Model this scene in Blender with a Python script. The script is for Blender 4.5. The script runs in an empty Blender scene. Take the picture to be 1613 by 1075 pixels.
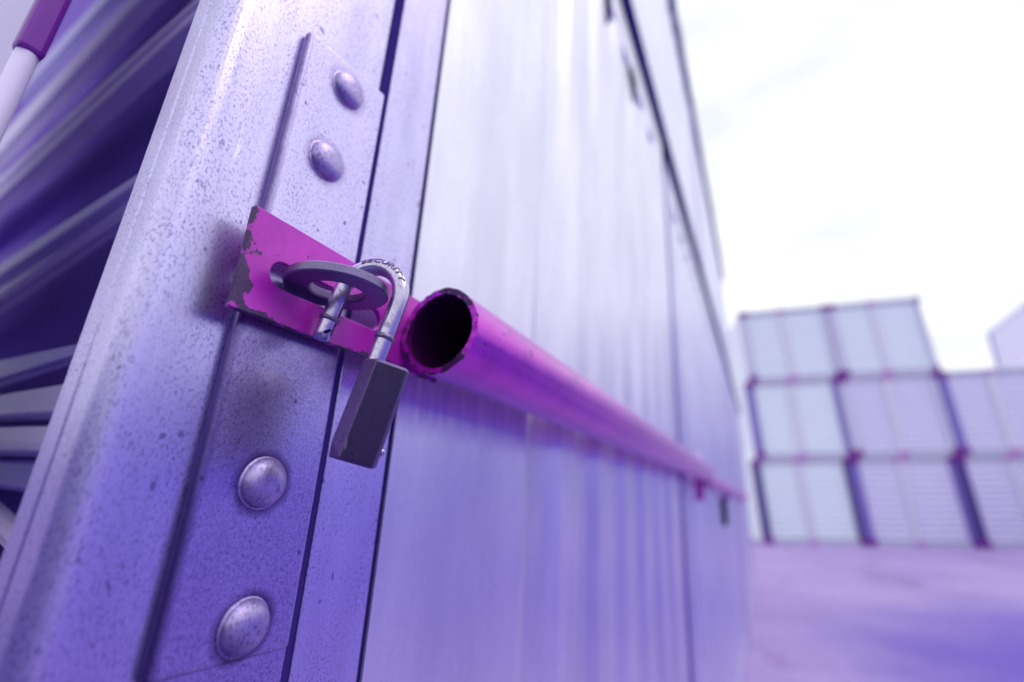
import bpy, bmesh, math, random
from mathutils import Vector, Matrix
random.seed(7)
sc = bpy.context.scene

# ------------------------------------------------------------------ camera
CAM = Vector((0.22, 0.0, 1.1))
RX = Vector((0.8879, 0.0925, 0.4506)); RY = Vector((0.4566, -0.2950, -0.8393)); RZ = Vector((0.0553, 0.9510, -0.3042))
F, CX, CY = 732.5, 806.5, 537.5
cd = bpy.data.cameras.new('camera'); cam = bpy.data.objects.new('camera', cd); sc.collection.objects.link(cam)
rot = Matrix((RX, RY, RZ))
cam.matrix_world = Matrix.Translation(CAM) @ rot.to_4x4()
cd.sensor_width = 36; cd.lens = F / 1613 * 36; cd.clip_start = 0.01; cd.clip_end = 2000
cd.dof.use_dof = True; cd.dof.focus_distance = 0.243; cd.dof.aperture_fstop = 2.6; cd.dof.aperture_blades = 0
sc.camera = cam

# ------------------------------------------------------------------ world, sun, exposure
SUN_DIR = Vector((0.50, 0.0, 1.0)).normalized()
elev = math.asin(SUN_DIR.z); azim = math.atan2(SUN_DIR.x, SUN_DIR.y)
w = bpy.data.worlds.new('World'); sc.world = w; w.use_nodes = True
nt = w.node_tree; nt.nodes.clear()
N = nt.nodes.new; Lk = nt.links.new
out = N('ShaderNodeOutputWorld')
sky = N('ShaderNodeTexSky'); sky.sky_type = 'NISHITA'; sky.sun_disc = False
sky.sun_elevation = elev; sky.sun_rotation = azim
bg1 = N('ShaderNodeBackground'); bg1.inputs[1].default_value = 0.08; Lk(sky.outputs[0], bg1.inputs[0])
tc = N('ShaderNodeTexCoord'); mp = N('ShaderNodeMapping'); mp.inputs['Scale'].default_value = (1.2, 1.2, 4.5)
mp.inputs['Rotation'].default_value = (0.25, 0.1, 0.5)
Lk(tc.outputs['Generated'], mp.inputs[0])
nz = N('ShaderNodeTexNoise'); nz.inputs['Scale'].default_value = 1.7; nz.inputs['Detail'].default_value = 5; nz.inputs['Roughness'].default_value = 0.5
Lk(mp.outputs[0], nz.inputs['Vector'])
cr = N('ShaderNodeValToRGB'); cr.color_ramp.elements[0].position = 0.36; cr.color_ramp.elements[0].color = (0.60, 0.62, 0.67, 1)
cr.color_ramp.elements[1].position = 0.62; cr.color_ramp.elements[1].color = (0.78, 0.80, 0.79, 1)
Lk(nz.outputs[0], cr.inputs[0])
bg2 = N('ShaderNodeBackground'); bg2.inputs[1].default_value = 1.16; Lk(cr.outputs[0], bg2.inputs[0])
mx = N('ShaderNodeMixShader'); mx.inputs[0].default_value = 0.93
Lk(bg1.outputs[0], mx.inputs[1]); Lk(bg2.outputs[0], mx.inputs[2]); Lk(mx.outputs[0], out.inputs[0])
sl = bpy.data.lights.new('sun', 'SUN'); sl.energy = 0.75; sl.angle = math.radians(40); sl.color = (1, 0.97, 0.93)
so = bpy.data.objects.new('sun', sl); sc.collection.objects.link(so)
so.rotation_euler = SUN_DIR.to_track_quat('Z', 'Y').to_euler()
sc.view_settings.view_transform = 'Standard'; sc.view_settings.look = 'None'
sc.view_settings.exposure = 0.47; sc.view_settings.gamma = 1
sc.cycles.use_denoising = True
sc.cycles.max_bounces = 8

# ------------------------------------------------------------------ helpers
def ray(px, py):
    v = Vector(((px - CX) / F, -(py - CY) / F, -1.0))
    return (rot @ v).normalized()

def hit(px, py, P0, n):
    r = ray(px, py); t = (P0 - CAM).dot(n) / r.dot(n)
    return CAM + r * t

def tag(o, label=None, cat=None, group=None, kind=None):
    if label: o['label'] = label
    if cat: o['category'] = cat
    if group: o['group'] = group
    if kind: o['kind'] = kind
    return o

def empty(name, loc, label, cat, group=None, rot_e=None):
    o = bpy.data.objects.new(name, None); sc.collection.objects.link(o)
    o.location = loc; o.empty_display_size = 0.05
    if rot_e: o.rotation_euler = rot_e
    return tag(o, label, cat, group)

def wloc(p):
    v = Vector((0, 0, 0))
    while p is not None:
        v += Vector(p.location); p = p.parent
    return v

def link(name, bm, mat, parent=None, smooth=False, local=False, bevel=0, seg=2, angle=40):
    """one mesh object; bm in world coordinates unless local"""
    if parent is not None and not local:
        off = wloc(parent)
        bmesh.ops.translate(bm, verts=bm.verts, vec=-off)
    bmesh.ops.recalc_face_normals(bm, faces=bm.faces)
    me = bpy.data.meshes.new(name); bm.to_mesh(me); bm.free()
    o = bpy.data.objects.new(name, me); sc.collection.objects.link(o)
    if parent is not None: o.parent = parent
    me.materials.append(mat)
    if smooth:
        for p in me.polygons: p.use_smooth = True
    if bevel:
        m = o.modifiers.new('bevel', 'BEVEL'); m.width = bevel; m.segments = seg; m.limit_method = 'ANGLE'; m.angle_limit = math.radians(angle)
        m.harden_normals = False
    return o

def box(bm, x0, x1, y0, y1, z0, z1):
    vs = [bm.verts.new((x, y, z)) for x in (x0, x1) for y in (y0, y1) for z in (z0, z1)]
    for f in ((0, 1, 3, 2), (4, 6, 7, 5), (0, 4, 5, 1), (2, 3, 7, 6), (0, 2, 6, 4), (1, 5, 7, 3)):
        bm.faces.new([vs[i] for i in f])

def prism(bm, pts, axis_o, ax, ay, az, d0, d1):
    """polygon pts (a,b) on axes ax,ay, swept d0..d1 along az"""
    A = [bm.verts.new(axis_o + ax * a + ay * b + az * d0) for a, b in pts]
    B = [bm.verts.new(axis_o + ax * a + ay * b + az * d1) for a, b in pts]
    n = len(pts)
    for i in range(n):
        bm.faces.new((A[i], A[(i + 1) % n], B[(i + 1) % n], B[i]))
    bm.faces.new(A[::-1]); bm.faces.new(B)

def sweep(bm, pts, radii, seg=24, cap=True):
    rings = []
    n = len(pts); up = None
    for i, p in enumerate(pts):
        t = (pts[min(i + 1, n - 1)] - pts[max(i - 1, 0)]).normalized()
        if up is None:
            up = t.orthogonal().normalized()
        up = (up - up.dot(t) * t).normalized(); s = t.cross(up)
        rings.append([bm.verts.new(p + (up * math.cos(a) + s * math.sin(a)) * radii[i]) for a in [2 * math.pi * k / seg for k in range(seg)]])
    for a, b in zip(rings, rings[1:]):
        for k in range(seg):
            bm.faces.new((a[k], a[(k + 1) % seg], b[(k + 1) % seg], b[k]))
    if cap:
        bm.faces.new(rings[0][::-1]); bm.faces.new(rings[-1])

X, Y, Z = Vector((1, 0, 0)), Vector((0, 1, 0)), Vector((0, 0, 1))

# ------------------------------------------------------------------ materials
class NT:
    def __init__(s, name):
        s.m = bpy.data.materials.new(name); s.m.use_nodes = True
        s.t = s.m.node_tree; s.b = s.t.nodes['Principled BSDF']
        s.tc = s.t.nodes.new('ShaderNodeTexCoord')
    def node(s, k, **kw):
        n = s.t.nodes.new(k)
        for a, b in kw.items(): setattr(n, a, b)
        return n
    def l(s, a, b): s.t.links.new(a, b)
    def noise(s, scale, stretch=(1, 1, 1), detail=4, rough=0.6, dist=0.0):
        mp = s.node('ShaderNodeMapping'); mp.inputs['Scale'].default_value = stretch
        s.l(s.tc.outputs['Object'], mp.inputs[0])
        n = s.node('ShaderNodeTexNoise'); n.inputs['Scale'].default_value = scale
        n.inputs['Detail'].default_value = detail; n.inputs['Roughness'].default_value = rough; n.inputs['Distortion'].default_value = dist
        s.l(mp.outputs[0], n.inputs['Vector']); return n.outputs[0]
    def ramp(s, fac, stops):
        r = s.node('ShaderNodeValToRGB'); e = r.color_ramp.elements
        while len(e) < len(stops): e.new(0.5)
        for q, (p, c) in zip(e, stops):
            q.position = p; q.color = (c, c, c, 1) if isinstance(c, (int, float)) else (*c, 1)
        s.l(fac, r.inputs[0]); return r.outputs[0]
    def math(s, op, a, b=None, c=None):
        m = s.node('ShaderNodeMath', operation=op)
        for i, v in enumerate((a, b, c)):
            if v is None: continue
            if isinstance(v, (int, float)): m.inputs[i].default_value = v
            else: s.l(v, m.inputs[i])
        return m.outputs[0]
    def mix(s, fac, a, b, mode='MIX'):
        m = s.node('ShaderNodeMix', data_type='RGBA', blend_type=mode)
        if isinstance(fac, (int, float)): m.inputs[0].default_value = fac
        else: s.l(fac, m.inputs[0])
        for i, v in ((6, a), (7, b)):
            if isinstance(v, tuple): m.inputs[i].default_value = (*v, 1)
            else: s.l(v, m.inputs[i])
        return m.outputs[2]
    def sep(s):
        n = s.node('ShaderNodeSeparateXYZ'); s.l(s.tc.outputs['Object'], n.inputs[0]); return n.outputs
    def bump(s, h, dist, strength=1.0, prev=None):
        b = s.node('ShaderNodeBump'); b.inputs['Distance'].default_value = dist; b.inputs['Strength'].default_value = strength
        s.l(h, b.inputs['Height'])
        if prev is not None: s.l(prev, b.inputs['Normal'])
        return b.outputs[0]

def simple(name, col, rough=0.5, metal=0.0, var=0.15, scale=30):
    s = NT(name)
    nz = s.noise(scale, detail=5)
    a = tuple(max(0, c * (1 - var)) for c in col); b = tuple(c * (1 + var) for c in col)
    s.l(s.mix(nz, a, b), s.b.inputs['Base Color'])
    s.b.inputs['Roughness'].default_value = rough; s.b.inputs['Metallic'].default_value = metal
    if rough >= 0.7: s.b.inputs['Specular IOR Level'].default_value = 0.0
    return s.m

RIV = [(0.1592, 1.3440), (0.1545, 1.2845), (0.1570, 1.0965), (0.1625, 1.0330)]
def galv(name, base, rough=0.42, metal=0.85, speck=0.5, grain=900, streak=0.35, bumpd=0.00006, mottle=1.0, scratches=0.0, spots=0.0, grime=False, edge=0.0, bar_shade=False):
    s = NT(name)
    big = s.noise(9, (1, 1, 0.35), 5, 0.6)                       # soft cloudy patches
    st = s.noise(60, (1, 1, 0.05), 4, 0.6)                        # long vertical rolling streaks
    fine = s.noise(grain, (1, 1, 0.6), 3, 0.7)                    # zinc grain
    c = s.mix(s.ramp(big, [(0.3, 0), (0.7, 1)]), tuple(x * 0.84 for x in base), tuple(min(1, x * 1.08) for x in base))
    c = s.mix(s.math('MULTIPLY', s.ramp(st, [(0.42, 0), (0.68, 1)]), streak), c, tuple(x * 0.62 for x in base))
    pits = s.ramp(fine, [(0.50, 0), (0.64, 1)])
    patch = s.ramp(s.noise(35, (1, 1, 0.6), 4, 0.7), [(0.35, 0.25), (0.7, 1)])
    pf = s.math('MULTIPLY', s.math('MULTIPLY', pits, patch), speck)
    c = s.mix(pf, c, (base[0] * 0.30, base[1] * 0.24, base[2] * 0.42))
    if spots:
        sp = s.ramp(s.noise(170, (1, 1, 0.7), 2, 0.5), [(0.70, 0), (0.74, 1)])
        c = s.mix(s.math('MULTIPLY', sp, spots), c, (base[0] * 0.16, base[1] * 0.1, base[2] * 0.25))
    if scratches:
        k = s.ramp(s.noise(420, (1, 1, 0.09), 3, 0.6), [(0.63, 0), (0.70, 1)])
        g = s.ramp(s.noise(22, (1, 1, 0.4), 3), [(0.48, 0), (0.62, 1)])
        c = s.mix(s.math('MULTIPLY', s.math('MULTIPLY', k, g), 0.6), c, (0.95, 0.95, 1.0))
        for (sc_, stv, th) in ((500, (1, 1, 0.012), 0.70), (300, (1, 0.03, 1), 0.73)):
            k = s.ramp(s.noise(sc_, stv, 2, 0.5), [(th, 0), (th + 0.02, 1)])
            g = s.ramp(s.noise(14, (1, 1, 1), 2), [(0.5, 0), (0.6, 1)])
            c = s.mix(s.math('MULTIPLY', s.math('MULTIPLY', k, g), scratches), c, (base[0] * 0.3, base[1] * 0.22, base[2] * 0.45))
    if grime:  # dirt, and also painted shade along the plate's left edge
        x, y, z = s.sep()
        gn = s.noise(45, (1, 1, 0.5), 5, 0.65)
        # speckled dirt down the lower half, and a darker band just under the hasp
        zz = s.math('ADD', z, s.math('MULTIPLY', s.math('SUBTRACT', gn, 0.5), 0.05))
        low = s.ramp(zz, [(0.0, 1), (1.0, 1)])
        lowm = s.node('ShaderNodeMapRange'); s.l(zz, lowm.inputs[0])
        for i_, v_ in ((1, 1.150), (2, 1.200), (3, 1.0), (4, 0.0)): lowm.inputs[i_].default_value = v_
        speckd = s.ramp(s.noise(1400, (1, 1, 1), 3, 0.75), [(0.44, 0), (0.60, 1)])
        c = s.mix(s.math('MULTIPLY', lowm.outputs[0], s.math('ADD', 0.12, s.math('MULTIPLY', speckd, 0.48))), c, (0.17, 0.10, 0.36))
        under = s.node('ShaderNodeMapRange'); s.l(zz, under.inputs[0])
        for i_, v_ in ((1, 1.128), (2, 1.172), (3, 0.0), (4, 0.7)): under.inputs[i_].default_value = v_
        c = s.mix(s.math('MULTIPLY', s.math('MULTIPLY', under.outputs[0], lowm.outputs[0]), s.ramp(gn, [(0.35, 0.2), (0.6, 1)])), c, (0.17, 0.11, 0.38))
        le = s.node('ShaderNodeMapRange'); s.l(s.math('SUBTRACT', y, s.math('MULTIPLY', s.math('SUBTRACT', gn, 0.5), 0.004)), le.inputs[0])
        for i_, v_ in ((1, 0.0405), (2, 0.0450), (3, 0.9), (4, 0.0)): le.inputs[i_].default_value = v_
        c = s.mix(le.outputs[0], c, (0.10, 0.06, 0.22))  # shading of the left edge, painted in as a dark line
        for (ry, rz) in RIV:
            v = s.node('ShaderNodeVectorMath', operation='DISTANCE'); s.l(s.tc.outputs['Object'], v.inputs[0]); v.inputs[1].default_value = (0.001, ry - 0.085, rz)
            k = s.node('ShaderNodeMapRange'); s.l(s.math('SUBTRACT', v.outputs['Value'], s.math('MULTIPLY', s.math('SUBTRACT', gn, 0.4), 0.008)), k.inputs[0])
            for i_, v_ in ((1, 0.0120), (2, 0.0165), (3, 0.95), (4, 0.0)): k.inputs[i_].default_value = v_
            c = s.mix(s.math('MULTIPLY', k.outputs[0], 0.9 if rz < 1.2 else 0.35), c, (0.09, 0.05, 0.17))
    if bar_shade:  # tube's shadow and reflection on the wall, painted as a ragged band
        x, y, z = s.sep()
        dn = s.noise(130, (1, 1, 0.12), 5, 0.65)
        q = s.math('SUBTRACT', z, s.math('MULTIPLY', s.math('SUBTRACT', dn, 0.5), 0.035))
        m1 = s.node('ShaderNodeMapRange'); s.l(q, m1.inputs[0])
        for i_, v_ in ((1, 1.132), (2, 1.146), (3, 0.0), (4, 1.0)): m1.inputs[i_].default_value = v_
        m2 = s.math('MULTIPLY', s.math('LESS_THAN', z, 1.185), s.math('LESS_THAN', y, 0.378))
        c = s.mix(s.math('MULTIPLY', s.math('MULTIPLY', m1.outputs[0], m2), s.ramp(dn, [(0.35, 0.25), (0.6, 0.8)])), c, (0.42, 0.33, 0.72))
    if edge:
        bv = s.node('ShaderNodeBevel'); bv.samples = 6; bv.inputs['Radius'].default_value = 0.0011
        ge = s.node('ShaderNodeNewGeometry'); dt = s.node('ShaderNodeVectorMath', operation='DOT_PRODUCT')
        s.l(bv.outputs[0], dt.inputs[0]); s.l(ge.outputs['Normal'], dt.inputs[1])
        em = s.ramp(s.math('ADD', dt.outputs['Value'], s.math('MULTIPLY', s.math('SUBTRACT', patch, 0.5), 0.06)), [(0.90, 1), (0.985, 0)])
        c = s.mix(s.math('MULTIPLY', em, edge), c, (0.62, 0.46, 0.80))
    s.l(c, s.b.inputs['Base Color'])
    s.b.inputs['Metallic'].default_value = metal
    s.l(s.math('ADD', s.math('MULTIPLY', fine, 0.12 * mottle), s.math('ADD', s.math('MULTIPLY', big, 0.12 * mottle), rough - 0.12)), s.b.inputs['Roughness'])
    n = s.bump(fine, bumpd, 0.6)
    n = s.bump(st, 0.0001, 0.4, n) if streak > 0.3 else n
    n = s.bump(s.noise(7, (1, 1, 0.5), 2), 0.0015, 0.35, n)
    s.l(n, s.b.inputs['Normal'])
    return s.m

GB = (0.69, 0.62, 1.0)
M_post = galv('galvanised_post', GB, 0.34, 0.97, 1.0, 800, 0.35, scratches=0.6, spots=0.6)
M_strip = galv('riveted_plate_zinc', (0.68, 0.60, 1.0), 0.34, 1.0, 1.0, 800, 0.12, 0.00012, spots=0.8, grime=True)  # grime here also holds the painted shade of the left edge
M_sheet = galv('galvanised_sheet', (0.84, 0.81, 1.0), 0.38, 0.9, 0.28, 700, 0.14, 0.00003, bar_shade=True)
M_farwall = galv('galvanised_far_wall', (0.80, 0.79, 1.0), 0.38, 0.86, 0.1, 40, 0.15, 0.00003)
M_rivet = galv('rivet_zinc', (0.46, 0.38, 0.68), 0.42, 0.95, 1.0, 700, 0.0, 0.00016, spots=0.8)
M_steel = galv('dull_steel', (0.26, 0.21, 0.38), 0.42, 0.92, 0.6, 1500, 0.1, 0.00008)
M_shackle = galv('shackle_steel', (0.62, 0.56, 0.76), 0.26, 0.95, 0.7, 700, 0.2, 0.00006, spots=0.5)
M_lockshade = galv('padlock_shaded_face', (0.040, 0.023, 0.095), 0.42, 0.45, 0.7, 500, 0.3, 0.00010, scratches=0.5, edge=0.9)  # shaded copy for the front, lit copy below for the other sides
M_locklit = galv('padlock_lit_sides', (0.17, 0.10, 0.29), 0.45, 0.7, 0.7, 700, 0.2, 0.00010, edge=0.9)
M_dark = simple('dark_recess', (0.022, 0.010, 0.070), 0.7)
M_gapdark = simple('dark_gap_shade', (0.050, 0.028, 0.20), 0.7)  # dark colour standing in for shade inside seams and gaps
M_inner = simple('inner_dark_sheet', (0.32, 0.21, 0.68), 0.7, 0.0, 0.12, 6)
M_railv = simple('violet_rail_paint', (0.12, 0.07, 0.36), 0.5)
M_gapviolet = simple('violet_gap_shade', (0.06, 0.04, 0.30), 0.7)  # colour of the painted shade between neighbouring containers
M_slat = simple('violet_slat_paint', (0.80, 0.71, 1.0), 0.6, 0.0, 0.12, 20)

def magenta(name, edge_y=None, half_z=None, amp=0.012, base=(0.56, 0.016, 0.56), rough=0.33, chips=0.71, metal=0.2, coat=0.3):
    s = NT(name)
    v = s.noise(26, detail=6, rough=0.65)
    c = s.mix(s.ramp(v, [(0.3, 0), (0.7, 1)]), tuple(x * 0.72 for x in base), (base[0] * 1.15, base[1] * 1.5, base[2] * 1.05))
    fade = s.ramp(s.noise(70, (1, 1, 1), 5, 0.7), [(0.45, 0), (0.8, 0.45)])
    c = s.mix(fade, c, (0.58, 0.07, 0.56))
    grime = s.ramp(s.noise(420, detail=3), [(0.6, 0), (0.72, 0.55)])
    c = s.mix(grime, c, (0.13, 0.015, 0.16))
    nn = s.noise(95, detail=5, rough=0.62)
    x, y, z = s.sep()
    mask = s.ramp(nn, [(chips, 0), (chips + 0.01, 1)]) if chips else None
    if edge_y is not None:
        d = s.math('SUBTRACT', y, edge_y)                          # metres from the left end
        if half_z: 
            d2 = s.math('MULTIPLY', s.math('ADD', z, half_z), 1.9)
            d = s.math('MINIMUM', d, d2)
        lim = s.math('MULTIPLY', s.math('SUBTRACT', nn, 0.40), amp / 0.22)
        e = s.math('LESS_THAN', d, lim)
        mask = s.math('MAXIMUM', mask, e) if mask is not None else e
    hgt = None
    if mask is not None:
        bare = s.mix(s.noise(600, detail=3), (0.02, 0.006, 0.04), (0.13, 0.05, 0.20))
        c = s.mix(mask, c, bare)
        s.l(s.math('ADD', s.math('MULTIPLY', mask, 0.3), rough), s.b.inputs['Roughness'])
    else:
        s.b.inputs['Roughness'].default_value = rough
    s.l(c, s.b.inputs['Base Color'])
    n = s.bump(s.noise(500, detail=4), 0.0001, 0.5)
    n = s.bump(s.noise(60, detail=3), 0.0006, 0.35, n)
    if mask is not None: n = s.bump(s.math('SUBTRACT', 1.0, mask), 0.0007, 1.0, n)
    s.l(n, s.b.inputs['Normal'])
    s.b.inputs['Metallic'].default_value = metal; s.b.inputs['Coat Weight'].default_value = coat; s.b.inputs['Coat Roughness'].default_value = 0.25
    return s.m
M_hasp = magenta('chipped_magenta_hasp', 0.0, 0.027, 0.0075)
M_tube = magenta('magenta_tube_paint', 0.1135, None, 0.0042, chips=0.67, base=(0.58, 0.03, 0.66), rough=0.27, metal=0.8, coat=0.4)
M_mag = magenta('magenta_fitting', None, None, chips=0)

# ground
def ground_mat():
    s = NT('concrete_yard')
    a = s.noise(0.35, detail=6, rough=0.6); b = s.noise(14, detail=6)
    c = s.mix(s.ramp(a, [(0.35, 0), (0.65, 1)]), (0.30, 0.21, 0.50), (0.41, 0.30, 0.61))
    c = s.mix(s.math('MULTIPLY', s.ramp(b, [(0.45, 0), (0.7, 1)]), 0.35), c, (0.17, 0.11, 0.30))
    st = s.ramp(s.noise(0.8, (1, 0.4, 1), 4), [(0.58, 0), (0.66, 0.7)])
    c = s.mix(st, c, (0.22, 0.13, 0.36))
    for (px_, py_), r0, r1, col in (((5.2, 4.2), 3.1, 5.2, (0.115, 0.06, 0.46)), ((0.0, -4.2), 4.0, 6.2, (0.055, 0.030, 0.22))):  # right patch paints corner shade; the one behind the camera darkens metal reflections
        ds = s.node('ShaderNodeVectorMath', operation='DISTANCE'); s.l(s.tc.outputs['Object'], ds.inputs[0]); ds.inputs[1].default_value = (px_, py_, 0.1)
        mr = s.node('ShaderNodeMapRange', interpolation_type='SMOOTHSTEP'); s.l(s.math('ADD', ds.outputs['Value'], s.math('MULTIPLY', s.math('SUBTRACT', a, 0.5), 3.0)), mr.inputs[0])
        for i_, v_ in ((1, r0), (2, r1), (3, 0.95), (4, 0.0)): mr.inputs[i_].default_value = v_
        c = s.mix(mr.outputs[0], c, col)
    s.l(c, s.b.inputs['Base Color']); s.b.inputs['Roughness'].default_value = 0.75
    s.l(s.bump(b, 0.01, 0.5), s.b.inputs['Normal'])
    return s.m
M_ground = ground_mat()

# ------------------------------------------------------------------ ground
bm = bmesh.new()
xs = [-300, -60, -10, -3, -0.5, 0, 1, 2, 4, 6, 8, 10, 13, 16, 20, 30, 60, 300]
ys = [-300, -60, -20, -5, 0, 3, 6, 10, 15, 20, 25, 30, 40, 60, 300]
gz = lambda x: 0.0604 * min(max(x, 0), 14)
g = [[bm.verts.new((x, y, gz(x) - 0.004)) for y in ys] for x in xs]
for i in range(len(xs) - 1):
    for j in range(len(ys) - 1):
        bm.faces.new((g[i][j], g[i + 1][j], g[i + 1][j + 1], g[i][j + 1]))
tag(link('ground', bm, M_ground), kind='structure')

# ------------------------------------------------------------------ near container (the one with the padlock)
near = empty('storage_container', (0, 0.085, 0), 'galvanised steel container whose riveted corner post fills the foreground, with vertical sheet wall', 'container')
PF = -0.0048      # face of post
# corner post with rounded outer corner and shallow rolled grooves
r = 0.010; y0 = 0.085
prof = [(-0.0465, y0 + 0.006), (-0.0450, y0 + 0.0015), (-0.0425, y0)]
prof += [(-0.030, y0), (-0.029, y0 + 0.0006), (-0.0275, y0 + 0.0006), (-0.0265, y0)]
for k in range(9):
    a = math.radians(-90 + 90 * k / 8)
    prof.append((PF - r + r * math.cos(a), y0 + r + r * math.sin(a)))
prof += [(PF, 0.187)]
for k in range(1, 5):
    a = math.radians(90 * k / 4); prof.append((PF - 0.004 + 0.004 * math.cos(a), 0.187 + 0.004 * math.sin(a)))
prof += [(-0.0465, 0.191)]
bm = bmesh.new(); prism(bm, prof, Vector((0, 0, 0)), X, Y, Z, 0.02, 2.40)
link('corner_post', bm, M_post, near, smooth=False, bevel=0.0006, angle=50)

# riveted joint plate: slightly slanted ends, eased edges
bm = bmesh.new()
pts = [(0.1245, 1.0195), (0.1905, 1.0178), (0.1905, 1.3700), (0.1258, 1.3600)]
prism(bm, pts, Vector((0, 0, 0)), Y, Z, X, PF + 0.0001, 0.0012)
plate = link('joint_plate', bm, M_strip, near, bevel=0.0024, seg=4)
bm = bmesh.new()
pts = [(0.1262, 0.70), (0.1905, 0.70), (0.1905, 1.0177), (0.1262, 1.0193)]
prism(bm, pts, Vector((0, 0, 0)), Y, Z, X, PF + 0.0001, -0.0012)
link('joint_plate', bm, M_strip, near)

def rivet(y, z, rr, h, flat=1.0):
    bm = bmesh.new(); n = 40; K = 12
    prev = None; top = bm.verts.new((0.0012 + h, y, z))
    pr = [(rr * 1.07, 0.0001), (rr * 1.03, 0.0004)]
    for k in range(K):
        a = math.radians(90 * k / K)
        pr.append((rr * math.cos(a) ** 0.85, 0.0005 + h * math.sin(a) ** 1.0 * 0.98))
    for (q, xx) in pr:
        ring = [bm.verts.new((0.0012 + xx, y + q * math.cos(t) * (1 + 0.012 * math.sin(3 * t + y * 900)), z + q * math.sin(t))) for t in [2 * math.pi * i / n for i in range(n)]]
        if prev:
            for i in range(n): bm.faces.new((prev[i], prev[(i + 1) % n], ring[(i + 1) % n], ring[i]))
        prev = ring
    for i in range(n): bm.faces.new((prev[i], prev[(i + 1) % n], top))
    link('rivet', bm, M_rivet, plate, smooth=True)
rivet(0.1592, 1.3440, 0.0115, 0.0060)
rivet(0.1545, 1.2845, 0.0118, 0.0062)
rivet(0.1570, 1.0965, 0.0118, 0.0068)
rivet(0.1625, 1.0330, 0.0118, 0.0066)

# ring staple welded to the post, standing straight out of it
RC = Vector((0.0274, 0.158, 1.1950)); RO, RI, RT = 0.0267, 0.0137, 0.0054
bm = bmesh.new(); n = 72
sec = [(RO - 0.0008, 0), (RO, 0.0008), (RO, RT - 0.0008), (RO - 0.0008, RT), (RI + 0.0008, RT), (RI, RT - 0.0008), (RI, 0.0008), (RI + 0.0008, 0)]
rings = [[bm.verts.new(RC + Vector((q * math.cos(t), q * math.sin(t), zz))) for q, zz in sec] for t in [2 * math.pi * i / n for i in range(n)]]
for i in range(n):
    a, b = rings[i], rings[(i + 1) % n]
    for k in range(8): bm.faces.new((a[k], a[(k + 1) % 8], b[(k + 1) % 8], b[k]))
box(bm, 0.0011, 0.0050, 0.150, 0.166, 1.1957, 1.1988)
link('staple_ring', bm, M_steel, near, smooth=False)

# door stile and sheet wall
bm = bmesh.new(); prism(bm, [(-0.03, 0.1992), (-0.0054, 0.1992), (-0.0050, 0.1996), (-0.0050, 0.2485), (-0.0060, 0.2500), (-0.03, 0.2500)], Vector((0, 0, 0)), X, Y, Z, 0.05, 2.26)
link('door_stile', bm, M_post, near, bevel=0.0006, angle=50)

def sheet(name, parent, ya, yb, za, zb, x, mat, first_flat=0.0, pitch=0.155, depth=0.012, th=0.002):
    pr = [(x, ya)]
    y = ya + first_flat
    while y + pitch < yb:
        a = pitch
        pr += [(x, y), (x - depth, y + a * 0.20), (x - depth, y + a * 0.46), (x, y + a * 0.66)]
        y += a
    pr.append((x, yb))
    bm = bmesh.new()
    back = [(px - th, py) for px, py in pr]
    for z0, z1 in ((za, zb),):
        A = [bm.verts.new((px, py, z0)) for px, py in pr]; B = [bm.verts.new((px, py, z1)) for px, py in pr]
        for i in range(len(pr) - 1): bm.faces.new((A[i], A[i + 1], B[i + 1], B[i]))
        A2 = [bm.verts.new((px, py, z0)) for px, py in back]; B2 = [bm.verts.new((px, py, z1)) for px, py in back]
        for i in range(len(pr) - 1): bm.faces.new((B2[i], B2[i + 1], A2[i + 1], A2[i]))
        for i in range(len(pr) - 1):
            bm.faces.new((A[i + 1], A[i], A2[i], A2[i + 1])); bm.faces.new((B[i], B[i + 1], B2[i + 1], B2[i]))
        bm.faces.new((A[0], B[0], B2[0], A2[0])); bm.faces.new((A[-1], A2[-1], B2[-1], B[-1]))
    return link(name, bm, mat, parent)
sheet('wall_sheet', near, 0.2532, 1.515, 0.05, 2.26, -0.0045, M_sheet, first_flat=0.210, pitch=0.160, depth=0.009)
bm = bmesh.new(); box(bm, -0.035, -0.0060, 0.1912, 0.1990, 0.05, 2.26); box(bm, -0.035, -0.0072, 0.2502, 0.2530, 0.05, 2.26); link('seam_shade', bm, M_gapdark, near)  # dark strips filling the seams, painted in place of their shade
bm = bmesh.new(); box(bm, -0.05, -0.0035, 0.1955, 1.53, 2.2605, 2.40); link('top_rail', bm, M_sheet, near, bevel=0.004)
bm = bmesh.new(); box(bm, -0.05, -0.0035, 0.1915, 1.53, 0.0, 0.0495); link('bottom_rail', bm, M_sheet, near, bevel=0.003)
bm = bmesh.new(); box(bm, -0.05, -0.0030, 1.516, 1.55, 0.05, 2.26); link('end_post', bm, M_post, near, bevel=0.003)
for yy in (0.80, 1.06):
    bm = bmesh.new(); prism(bm, [(yy - 0.03, 2.258), (yy + 0.025, 2.258), (yy + 0.006, 2.16), (yy - 0.012, 2.16)], Vector((0, 0, 0)), Y, Z, X, -0.02, -0.0005)
    link('vent_slot', bm, M_dark, near)
bm = bmesh.new(); box(bm, -0.10, 0.012, 0.30, 1.58, 2.4015, 2.468); link('tier_gap_shade', bm, M_gapdark, near)  # dark strip painting the shade in the gap between tiers
bm = bmesh.new(); box(bm, -0.10, -0.035, 1.5505, 1.599, 0.0, 2.38); link('gap_shade', bm, M_gapdark, near)  # dark filler standing in for shade down the gap
# body behind the skin
bm = bmesh.new(); box(bm, -2.38, -0.052, 0.72, 1.54, 0.03, 2.38); link('inner_body', bm, M_dark, near)

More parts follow.
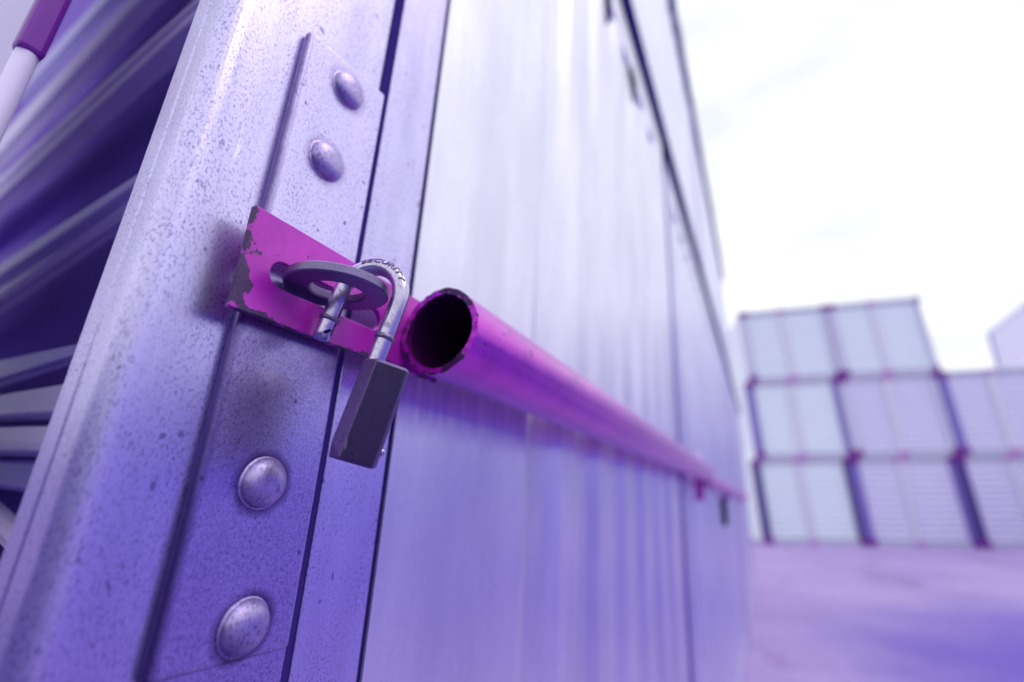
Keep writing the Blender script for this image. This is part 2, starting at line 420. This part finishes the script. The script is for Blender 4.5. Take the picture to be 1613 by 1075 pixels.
# recessed end: horizontal pressed slats in front of a dark sheet, seen to the left of the post
DL = Vector((-0.9975, 0.0713, 0)).normalized(); NL = Vector((-DL.y, DL.x, 0)).normalized()
if NL.y > 0: NL = -NL
PL = CAM + ray(200, 400) * 0.50; PL.z = 0
def zc(py, off=0.0):
    return hit(0, py, PL + NL * off, NL).z
s_start = (-0.050 - PL.x) / DL.x
s_end = (hit(-40, 500, PL, NL) - PL).dot(DL) + 0.5
def slat(ya, yb, ya2, yb2, depth, x2=150.0, mat=M_slat, double=False):
    """px rows of the upper and lower edge at the left of the picture and at column x2"""
    def sz(px, py):
        q = hit(px, py, PL, NL) - PL; return q.dot(DL), hit(px, py, PL, NL).z
    def line(p, q):
        (s0, z0), (s1, z1) = sz(*p), sz(*q)
        return lambda s: z0 + (z1 - z0) * (s - s0) / (s1 - s0)
    up, lo = line((0, ya), (x2, ya2)), line((0, yb), (x2, yb2))
    fr = [(0, 0), (depth * 1.5, 0.14), (depth * 1.1, 0.86), (0, 1)] if not double else [(0, 0), (depth * 1.6, 0.10), (depth * 1.5, 0.38), (depth * 0.6, 0.46), (depth * 0.6, 0.54), (depth * 1.4, 0.62), (depth * 1.2, 0.90), (0, 1)]
    bm = bmesh.new(); rows = []
    for s in (s_start, s_end):
        a, b = lo(s), up(s)
        rows.append([bm.verts.new(Vector((PL.x, PL.y, 0)) + NL * d + DL * s + Z * (a + (b - a) * f)) for d, f in fr])
    n = len(fr)
    for i in range(n): bm.faces.new((rows[0][i], rows[0][(i + 1) % n], rows[1][(i + 1) % n], rows[1][i]))
    bm.faces.new(rows[0][::-1]); bm.faces.new(rows[1])
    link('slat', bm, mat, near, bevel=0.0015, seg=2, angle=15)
bm = bmesh.new(); prism(bm, [(-0.040, 0.05), (-0.036, 0.05), (-0.036, 3.2), (-0.040, 3.2)], Vector((PL.x, PL.y, 0)), NL, Z, DL, s_start, s_end + 1.6)
link('end_sheet', bm, M_inner, near)
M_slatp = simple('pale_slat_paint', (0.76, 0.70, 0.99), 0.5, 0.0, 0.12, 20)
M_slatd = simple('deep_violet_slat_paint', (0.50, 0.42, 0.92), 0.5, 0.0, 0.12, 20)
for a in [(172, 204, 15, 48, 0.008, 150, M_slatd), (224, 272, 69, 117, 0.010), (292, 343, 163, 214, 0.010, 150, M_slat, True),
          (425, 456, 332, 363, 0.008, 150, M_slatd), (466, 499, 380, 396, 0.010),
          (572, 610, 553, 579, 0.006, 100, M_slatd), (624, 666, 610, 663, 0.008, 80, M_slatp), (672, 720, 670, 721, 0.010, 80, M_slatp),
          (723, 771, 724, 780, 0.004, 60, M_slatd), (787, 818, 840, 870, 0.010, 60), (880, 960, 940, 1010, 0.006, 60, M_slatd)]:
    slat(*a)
# upright door rod with its magenta keeper, and the jamb beyond it, left end of the recess
def upright(px, py, dist, wpx):
    P = CAM + ray(px, py) * dist
    return P, wpx / F * dist * 0.82
P, wd = upright(32, 108, 0.44, 22)
bm = bmesh.new(); sweep(bm, [Vector((P.x, P.y, 0.1)), Vector((P.x, P.y, hit(52, 74, P, NL).z))], [wd / 2] * 2, 20); link('door_rod', bm, M_slat, near, smooth=True)
zk = hit(52, 74, P, NL).z
bm = bmesh.new(); box(bm, P.x - wd * 0.6, P.x + wd * 0.6, P.y - wd * 0.6, P.y + wd * 0.6, zk, zk + 0.10); link('rod_keeper', bm, simple('purple_keeper_paint', (0.26, 0.02, 0.42), 0.45), near, bevel=0.003)
P2_, _ = upright(-40, 80, 0.455, 10)
Pj, _ = upright(25, 80, 0.455, 10)
bm = bmesh.new(); box(bm, P2_.x - 0.70, Pj.x, Pj.y, Pj.y + 0.003, 0.05, 3.2); link('door_jamb', bm, M_slat, near, bevel=0.004)

# ------------------------------------------------------------------ neighbouring containers along the wall
def wall_container(name, ya, yb, z0, h, x, label, mat, group):
    r_ = empty(name, (x, ya, z0), label, 'container', group)
    pw = 0.11
    for yy in (ya, yb - pw):
        bm = bmesh.new(); box(bm, x - 0.12, x, yy, yy + pw, z0 + 0.02, z0 + h - 0.02); link('corner_post', bm, M_post, r_, bevel=0.004)
    sheet('wall_sheet', r_, ya + pw + 0.001, yb - pw - 0.001, z0 + 0.11, z0 + h - 0.14, x - 0.006, mat, first_flat=0.06, pitch=0.20, depth=0.009)
    bm = bmesh.new(); box(bm, x - 0.10, x - 0.002, ya + pw + 0.001, yb - pw - 0.001, z0 + 0.005, z0 + 0.109); link('bottom_rail', bm, mat, r_, bevel=0.004)
    bm = bmesh.new(); box(bm, x - 0.10, x - 0.002, ya + pw + 0.001, yb - pw - 0.001, z0 + h - 0.139, z0 + h - 0.005); link('top_rail', bm, mat, r_, bevel=0.004)
    bm = bmesh.new(); box(bm, x - 2.38, x - 0.13, ya + 0.01, yb - 0.01, z0 + 0.04, z0 + h - 0.03); link('body', bm, M_farwall, r_)
    bm = bmesh.new(); box(bm, x - 0.11, x - 0.001, ya - 0.008, ya - 0.0005, z0 + 0.02, z0 + h - 0.02); link('gap_side_shade', bm, M_gapviolet, r_)  # added strip, coloured as the gap's shade on this end
    if z0 < 1:
        bm = bmesh.new(); box(bm, x - 0.1, x + 0.016, ya, yb, z0 + h + 0.001, z0 + h + 0.068); link('tier_gap_shade', bm, M_gapdark, r_)  # same painted gap shade above each ground container
    return r_
GR = 'galvanised containers in the row along the left'
c2 = wall_container('storage_container', 1.60, 4.80, 0.0, 2.40, -0.004, 'second ground container along the wall, beyond the dark gap, crossed by the magenta bar', M_farwall, GR)
bm = bmesh.new(); box(bm, -0.002, 0.012, 3.12, 3.32, 0.97, 1.13); link('lock_pocket', bm, M_dark, c2, bevel=0.004)
c3 = wall_container('storage_container', 4.86, 8.0, 0.0, 2.40, -0.004, 'farthest ground container of the wall, its end meeting the open yard', M_farwall, GR)
u1 = wall_container('storage_container', 0.30, 3.9, 2.47, 2.39, -0.070, 'nearer upper container stacked on the wall, bright band under the sky', M_farwall, GR)
u2 = wall_container('storage_container', 3.96, 8.0, 2.47, 2.39, -0.070, 'farther upper container stacked on the wall, nearest the vanishing corner', M_farwall, GR)
for root, ys_ in ((u1, (2.35, 2.95, 3.3, 3.8)), (u2, (4.1, 4.9, 6.2, 6.6))):
    for yy in ys_:
        bm = bmesh.new(); box(bm, -0.13, -0.045, yy - 0.08, yy + 0.08, 4.82, 4.99); link('lifting_lug', bm, M_railv, root, bevel=0.008)
for root, ya, yb in ((u1, 0.30, 3.9), (u2, 3.96, 8.0)):
    bm = bmesh.new(); box(bm, -0.072, -0.040, ya + 0.01, yb - 0.01, 4.68, 4.845); link('roof_flange', bm, M_railv, root, bevel=0.003)

# ------------------------------------------------------------------ magenta locking bars
bar = empty('locking_bar', (0.012, 0.114, 1.199), 'chipped magenta tube and slotted hasp plate hanging across the post in front', 'locking bar')
TC, TR = Vector((0.0420, 0.2300, 1.1960)), 0.0295
bm = bmesh.new(); n = 64
def tube(bm, y0, y1, c, ro, ri, ragged=True, n=64, dark=0):
    ysl = [y0, y0 + 0.004, y0 + 0.02] + [y0 + (y1 - y0) * k / 12 for k in range(1, 13)]
    outer, inner = [], []
    for yy in ysl:
        jit = [0.0] * n
        if yy == y0 and ragged:
            jit = [0.0010 * math.sin(3 * k / n * 6.28 + 1) + random.uniform(-0.0007, 0.0007) for k in range(n)]
        outer.append([bm.verts.new((c.x + ro * math.cos(a), yy + j, c.z + ro * math.sin(a))) for a, j in zip([2 * math.pi * k / n for k in range(n)], jit)])
        inner.append([bm.verts.new((c.x + ri * math.cos(a), yy + j, c.z + ri * math.sin(a))) for a, j in zip([2 * math.pi * k / n for k in range(n)], jit)])
    for L_, flip in ((outer, 0), (inner, 1)):
        for j_, (a, b) in enumerate(zip(L_, L_[1:])):
            for k in range(n):
                bm.faces.new((a[k], a[(k + 1) % n], b[(k + 1) % n], b[k])).material_index = dark * flip * (j_ > 0)
    for k in range(n):
        bm.faces.new((outer[0][k], outer[0][(k + 1) % n], inner[0][(k + 1) % n], inner[0][k]))
        bm.faces.new((outer[-1][k], outer[-1][(k + 1) % n], inner[-1][(k + 1) % n], inner[-1][k]))
tube(bm, TC.y, 1.86, TC, TR, TR - 0.0042, dark=1)
t_ = link('tube', bm, M_tube, bar, smooth=True)
t_.data.materials.append(simple('tube_inside_shade', (0.045, 0.006, 0.06), 0.8))  # inside coloured dark for the shade deep in the tube
m = t_.modifiers.new('split', 'EDGE_SPLIT'); m.split_angle = math.radians(50)
# hasp plate with long rounded slot
XP0, XP1 = 0.0080, 0.0120
oy0, oy1, oz0, oz1 = 0.1142, 0.274, 1.1722, 1.2262
sy0, sy1, sz, sr = 0.1360, 0.2015, 1.1975, 0.0068
def loop(x, outerp):
    K = 12; pts = []
    for k in range(K + 1):
        a = math.radians(90 + 180 * k / K); pts.append((sy0 + sr * math.cos(a), sz + sr * math.sin(a)))
    for k in range(K + 1):
        a = math.radians(-90 + 180 * k / K); pts.append((sy1 + sr * math.cos(a), sz + sr * math.sin(a)))
    return pts
slot = loop(0, 0)
def outer_for(p):
    y, z = p
    K = 13
    return None
ns = len(slot); op = []
# outer loop points paired to slot points (corners exactly hit)
for i, (y, z) in enumerate(slot):
    if i <= 12:
        f = i / 12
        if f < 0.25: op.append((sy0 + (oy0 - sy0) * f / 0.25, oz1))
        elif f <= 0.75: op.append((oy0, oz1 + (oz0 - oz1) * (f - 0.25) / 0.5))
        else: op.append((oy0 + (sy0 - oy0) * (f - 0.75) / 0.25, oz0))
    else:
        f = (i - 13) / 12
        if f < 0.25: op.append((sy1 + (oy1 - sy1) * f / 0.25, oz0))
        elif f <= 0.75: op.append((oy1, oz0 + (oz1 - oz0) * (f - 0.25) / 0.5))
        else: op.append((oy1 + (sy1 - oy1) * (f - 0.75) / 0.25, oz1))
bm = bmesh.new()
def nib(i, y, z):   # nibbled left and lower edges
    return (y + (random.uniform(0, 0.0007) if abs(y - oy0) < 1e-6 else 0), z + (random.uniform(-0.0002, 0.0005) if abs(z - oz0) < 1e-6 else 0))
op = [nib(i, *p) for i, p in enumerate(op)]
LS = [[bm.verts.new((x, y, z)) for y, z in L_] for x, L_ in ((XP1, slot), (XP1, op), (XP0, op), (XP0, slot))]
for a, b in ((0, 1), (1, 2), (2, 3), (3, 0)):
    for i in range(ns):
        bm.faces.new((LS[a][i], LS[a][(i + 1) % ns], LS[b][(i + 1) % ns], LS[b][i]))
link('hasp_plate', bm, M_hasp, bar, bevel=0.0006, angle=50)
bm = bmesh.new(); box(bm, 0.0, 0.030, 1.862, 1.872, 1.10, 1.215); link('end_bracket', bm, M_mag, bar, bevel=0.004)
bm = bmesh.new(); sweep(bm, [Vector((0.03, 1.72, 1.2335)), Vector((0.03, 1.72, 1.26))], [0.014, 0.012], 12); link('stop_pin', bm, M_slat, bar)

bar2 = empty('locking_bar', (0.036, 1.90, 1.19), 'thin far magenta bar carrying on toward the yard corner behind the first tube', 'locking bar')
bm = bmesh.new(); tube(bm, 1.90, 6.6, Vector((0.036, 0, 1.176)), 0.021, 0.018, False, 24); link('tube', bm, M_mag, bar2, smooth=True)
for yy in (3.4, 5.4):
    bm = bmesh.new(); box(bm, -0.003, 0.030, yy, yy + 0.06, 1.12, 1.15); link('bracket', bm, M_mag, bar2, bevel=0.003)

# ------------------------------------------------------------------ padlock (open, hanging in the ring)
L = Vector((0.165, 0.13, 0.977)).normalized()
P1 = Vector((0.0205, 0.1592, 1.1707)); P2 = Vector((0.0520, 0.1685, 1.1570))
S = (P2 - P1); S = (S - S.dot(L) * L); half = S.length / 2; S.normalize()
SR = 0.0045
lock = empty('padlock', P2 - L * 0.052, 'open steel padlock hanging from the ring, dark six sided body and worn bare shackle', 'padlock')
top_h = 0.0285
base1 = P1; O = P1 + S * half + L * (top_h)               # centre of the arch
start1 = P1 - L * 0.001
path = [start1 + L * (top_h + 0.001) * k / 8 for k in range(8)]
for k in range(25):
    a = math.pi - math.pi * k / 24
    path.append(O + S * half * math.cos(a) + L * half * math.sin(a))
end = P2 - L * 0.010
pe = O + S * half
for k in range(1, 9): path.append(pe + (end - pe) * k / 8)
rad = [SR] * len(path); rad[0] = SR * 0.86; 
path.insert(1, path[0] + L * 0.0009); rad.insert(1, SR)
bm = bmesh.new(); sweep(bm, path, rad, 32)
shk = link('shackle', bm, M_shackle, lock, smooth=True)
m = shk.modifiers.new('split', 'EDGE_SPLIT'); m.split_angle = math.radians(55)
def collar(P, dz):
    bm = bmesh.new(); c = P + L * dz
    sweep(bm, [c, c + L * 0.0005, c + L * 0.0024, c + L * 0.0029], [SR + 0.0001, SR + 0.0007, SR + 0.0007, SR + 0.0001], 32)
    link('collar', bm, M_steel, shk, smooth=True)
collar(P1, 0.0095); collar(P2, 0.0125)
# locking notch near the free end: dark wedge cut
T = Vector((0.67, 0.74, 0)); T = (T - T.dot(L) * L).normalized(); Nf = T.cross(L).normalized()
if Nf.dot(CAM - P2) < 0: Nf = -Nf
bm = bmesh.new(); c = P1 + L * 0.0032 + (T * 0.0015 + Nf * SR * 0.86)
prism(bm, [(-0.0022, -0.001), (0.0015, 0.0018), (0.0024, 0.0010), (0.0, -0.0016)], c, T, L, Nf, 0, 0.0006)
link('notch', bm, M_dark, shk)
# body
c0 = CAM + ray(588, 648) * 0.226
KB = 0.226 / 0.245 * 1.05
C0 = c0.copy()
H = 0.0252 * KB
profile = [(-0.0070, 0.0), (0.0088, 0.0), (0.0104, -0.0022), (0.0104, -0.030), (0.0060, -0.038), (-0.0080, -0.038), (-0.0128, -0.030), (-0.0128, -0.0085)]
profile = [(a * KB, b * KB) for a, b in profile]
bm = bmesh.new()
# stack of cross sections: chamfered top and bottom
def section(scale_in, lh, cut=0.0):
    cx_, cy_ = -0.001, -0.019
    pts = []
    for a, b in profile:
        aa = cx_ + (a - cx_) * (1 - scale_in / 0.011); bb = cy_ + (b - cy_) * (1 - scale_in / 0.019)
        pts.append(bm.verts.new(C0 + T * aa + Nf * bb + L * (lh + cut * max(0, -(aa + 0.007 * KB)) )))
    return pts
secs = [section(0.0012, -H), section(0.0, -H + 0.0012, 1.1), section(0.0, H - 0.0014), section(0.0014, H)]
for a, b in zip(secs, secs[1:]):
    for k in range(len(a)): bm.faces.new((a[k], a[(k + 1) % len(a)], b[(k + 1) % len(a)], b[k]))
bm.faces.new(secs[0][::-1]); bm.faces.new(secs[-1])
bmesh.ops.recalc_face_normals(bm, faces=bm.faces)
fr = [f for f in bm.faces]
body = link('body', bm, M_lockshade, lock, bevel=0.0005, seg=2, angle=20)
body.data.materials.append(M_locklit)
for p in body.data.polygons:
    nn = p.normal
    if not (nn.dot(Nf) > 0.98): p.material_index = 1  # front keeps the darker copy: shade of that side painted in
bm = bmesh.new()
c = C0 + T * 0.0104 * KB + Nf * (-0.009) + L * (-0.0160)
sweep(bm, [c - T * 0.001, c + T * 0.0008, c + T * 0.0018, c + T * 0.0023], [0.0020, 0.0020, 0.0014, 0.0003], 16)
link('body_rivet', bm, M_shackle, body, smooth=True)
# raised lettering on the arch
cu = bpy.data.curves.new('lettering', 'FONT'); cu.body = 'SECURITY'; cu.size = 1.0; cu.extrude = 0.05; cu.offset = 0.015; cu.resolution_u = 3
tmp = bpy.data.objects.new('tmp', cu); sc.collection.objects.link(tmp)
bpy.context.view_layer.update()
dg = bpy.context.evaluated_depsgraph_get()
me = bpy.data.meshes.new_from_object(tmp.evaluated_get(dg))
bm = bmesh.new(); bm.from_mesh(me); bmesh.ops.subdivide_edges(bm, edges=[e for e in bm.edges if e.calc_length() > 0.25], cuts=2)
bpy.data.objects.remove(tmp); bpy.data.meshes.remove(me)
xm = max(v.co.x for v in bm.verts)
B = S.cross(L).normalized()
if B.dot(CAM - O) < 0: B = -B
for v in bm.verts:
    u = v.co.x / xm; a = math.radians(122 - 92 * u)
    th = math.radians(58) - (v.co.y - 0.35) * 0.0046 / SR
    rr = SR + (0.0001 + 0.00035 * (1 if v.co.z > 0 else 0))
    rad_dir = S * math.cos(a) + L * math.sin(a)
    v.co = O + rad_dir * half + (rad_dir * math.cos(th) + B * math.sin(th)) * rr
link('lettering', bm, M_steel, shk)

# ------------------------------------------------------------------ far row of stacked containers
M_f = {}
M_f['pale'] = simple('far_louvre_pale', (0.86, 0.93, 0.98), 0.6, 0.0, 0.03, 3)
M_f['mid'] = simple('far_louvre_lilac', (0.80, 0.78, 0.95), 0.6, 0.0, 0.05, 3)
M_f['postdark'] = simple('far_post_dark', (0.075, 0.045, 0.24), 0.5, 0.0)
M_f['postmid'] = simple('far_post_violet', (0.20, 0.15, 0.50), 0.5, 0.0)
M_f['postpale'] = simple('far_post_pale', (0.56, 0.56, 0.74), 0.5, 0.0)
M_f['centre'] = simple('far_centre_post', (0.66, 0.66, 0.80), 0.5)
M_cast = simple('far_corner_casting', (0.19, 0.010, 0.30), 0.5)
M_castp = simple('far_casting_pale', (0.55, 0.24, 0.62), 0.5)

def stack_container(root, face, post, cast, casc, wdt=2.60, h=2.41, dep=5.8):
    # local axes: x along the row, y away from the camera, z up; origin lower left front
    def bx(name, *a, mat, bevel=0.0):
        bm = bmesh.new(); box(bm, *a); return link(name, bm, mat, root, local=True, bevel=bevel)
    pw = 0.24
    bx('corner_post', 0.005, pw, 0.0, 0.2, 0.12, h - 0.12, mat=post, bevel=0.01)
    bx('corner_post', wdt - pw / 2, wdt - 0.005, 0.0, 0.2, 0.12, h - 0.12, mat=post, bevel=0.01)
    bx('centre_post', wdt / 2 - 0.09, wdt / 2 + 0.09, 0.012, 0.1, 0.12, h - 0.12, mat=M_f['centre'], bevel=0.01)
    bx('bottom_rail', pw + 0.001, wdt - pw / 2 - 0.001, 0.004, 0.2, 0.0, 0.115, mat=M_f['postpale'])
    bx('top_rail', pw + 0.001, wdt - pw / 2 - 0.001, 0.004, 0.2, h - 0.115, h - 0.004, mat=M_f['postpale'])
    bx('body', 0.01, wdt - 0.01, 0.205, dep, 0.02, h - 0.01, mat=face)
    # louvred front
    bm = bmesh.new(); nl = 13; z0, z1 = 0.118, h - 0.118; p = (z1 - z0) / nl; pts = [(0.20, z0)]
    for k in range(nl):
        a = z0 + k * p
        pts += [(0.13, a + 0.001), (0.035, a + p * 0.28), (0.035, a + p * 0.62), (0.13, a + p * 0.9)]
    pts += [(0.20, z1)]
    prism(bm, pts, Vector((0, 0, 0)), Y, Z, X, pw + 0.002, wdt - pw / 2 - 0.002)
    link('louvre_panel', bm, face, root, local=True)
    for xx in (0.0, wdt - 0.10):
        for zz in (0.0, h - 0.19):
            bx('corner_casting', xx, xx + (0.26 if xx == 0 else 0.10), -0.05, 0.19, zz + 0.001, zz + 0.188, mat=cast, bevel=0.015)
    bx('centre_casting', wdt / 2 - 0.11, wdt / 2 + 0.11, -0.04, 0.0035, 0.0, 0.13, mat=casc, bevel=0.01)
    bx('centre_casting', wdt / 2 - 0.11, wdt / 2 + 0.11, -0.04, 0.0035, h - 0.13, h - 0.001, mat=casc, bevel=0.01)

def copy_tree(o, parent=None):
    c = o.copy(); sc.collection.objects.link(c); c.parent = parent
    for ch in list(o.children): copy_tree(ch, c)
    return c
az = math.radians(12.67); tilt = math.radians(3.39)
Dh = Vector((math.cos(az), math.sin(az), 0)); Mrow = Matrix.Rotation(az, 4, 'Z') @ Matrix.Rotation(-tilt, 4, 'Y')
eul = Mrow.to_euler()
P0 = Vector((0.08, 16.575, 0.0))
FG = 'containers stacked in the row across the yard'
offs = {0: 0.02, 1: 0.20, 2: 0.36}
protos = {}
rowlab = ['bottom', 'middle', 'top']
collab = ['leftmost', 'second', 'third', 'fourth', 'fifth']
kinds = {(0, 0): ('mid0', 'pale', 'postdark'), (0, 1): ('a', 'pale', 'postmid'), (0, 2): ('a', 'pale', 'postpale')}
cols = 5
for t_i in range(3):
    for c_i in range(cols if t_i < 2 else 2):
        if t_i == 2 or (t_i == 1 and c_i == 0): face = 'pale'
        elif c_i == 0: face = 'pale'
        else: face = 'mid'
        post = {0: 'postdark', 1: 'postmid', 2: 'postpale'}[t_i]
        if t_i == 0 and c_i == 1: post = 'postmid'
        if t_i == 1 and c_i == 1: post = 'postpale'
        u = 2.625 * c_i + offs[t_i]
        loc = P0 + (Mrow.to_3x3() @ Vector((u, 0, 2.43 * t_i)))
        key = (face, post)
        look = {'pale': 'pale blue grey', 'mid': 'lilac'}[face]
        side = {'postdark': 'dark violet', 'postmid': 'violet', 'postpale': 'pale violet'}[post]
        lab = '%s container with %s post, %s from left, %s tier across yard' % (look, side, collab[c_i] if c_i else 'first', rowlab[t_i])
        if key not in protos:
            rt = empty('stacked_container', loc, lab, 'container', FG)
            stack_container(rt, M_f[face], M_f[post], M_cast, M_castp)
            protos[key] = rt
        else:
            rt = copy_tree(protos[key]); rt.location = loc; rt['label'] = lab
        rt.rotation_euler = eul

# taller stack behind the row, upper right
stk = [(0, 'lower'), (1, 'second'), (2, 'third'), (3, 'topmost')]
Pc = CAM + ray(1556, 521) * 44.0
hh = (Pc.z - 0.85) / 4
for k, nm in stk:
    rt = empty('storage_container', (Pc.x, Pc.y, 0.85 + hh * k), 'violet grey container in the distant stack behind the row at right, %s of four' % nm, 'container', 'containers in the distant stack at right')
    bm = bmesh.new(); box(bm, 0, 6, -11.0, 0, 0.0, hh - 0.02); 
    bmesh.ops.translate(bm, verts=bm.verts, vec=Vector((0, 0, 0)))
    link('body', bm, M_f['mid'], rt, local=True)
    bm = bmesh.new(); box(bm, -0.05, 6.05, -11.05, 0.05, hh - 0.22, hh - 0.03); link('roof_rail', bm, M_f['pale'], rt, local=True)
    for yy in (-11.04, -5.6, -0.2):
        bm = bmesh.new(); box(bm, -0.06, 0.1, yy, yy + 0.24, 0.0, hh - 0.23); link('corner_post', bm, M_f['postmid'], rt, local=True)

# ------------------------------------------------------------------ unseen rows added round the yard to darken and tint the metal's reflections
M_opp = simple('violet_reflection_box', (0.26, 0.18, 0.95), 0.6, 0.0, 0.15, 1)
M_oppd = simple('deep_violet_reflection_box', (0.10, 0.065, 0.38), 0.6, 0.0, 0.15, 1)
def reflection_box(loc, sx, sy, rotz, mat=M_opp):
    rt = empty('reflection_container', loc, 'unseen violet container added round the yard to darken reflections in the metal', 'container', 'unseen containers added round the yard for reflections', (0, 0, rotz))
    bm = bmesh.new(); pts = []
    n_ = 24
    for k in range(n_):
        a = sx * k / n_; p = sx / n_
        pts += [(a, 0.0), (a + p * 0.35, 0.0), (a + p * 0.5, 0.05), (a + p * 0.85, 0.05)]
    pts += [(sx, 0.0), (sx, sy), (0, sy)]
    prism(bm, pts, Vector((0, 0, 0)), X, Y, Z, 0.12, 2.3); link('body', bm, mat, rt, local=True)
    for z_ in (0.0, 2.3):
        bm = bmesh.new(); box(bm, -0.02, sx + 0.02, -0.02, sy, z_, z_ + 0.119); link('rail', bm, M_f['postmid'], rt, local=True)
for k in range(5):
    for t_i in range(1):
        reflection_box((9.0, 19.0 - 6.15 * k, 0.55 + 2.43 * t_i), 6.1, 2.4, -math.pi / 2)
for k in range(4):  # row behind the camera, added to darken the post's side face
    for t_i in range(1):
        reflection_box((8.0 - 6.15 * k, -7.0, 0.0 + 2.43 * t_i), 6.1, 2.4, math.pi, M_oppd)
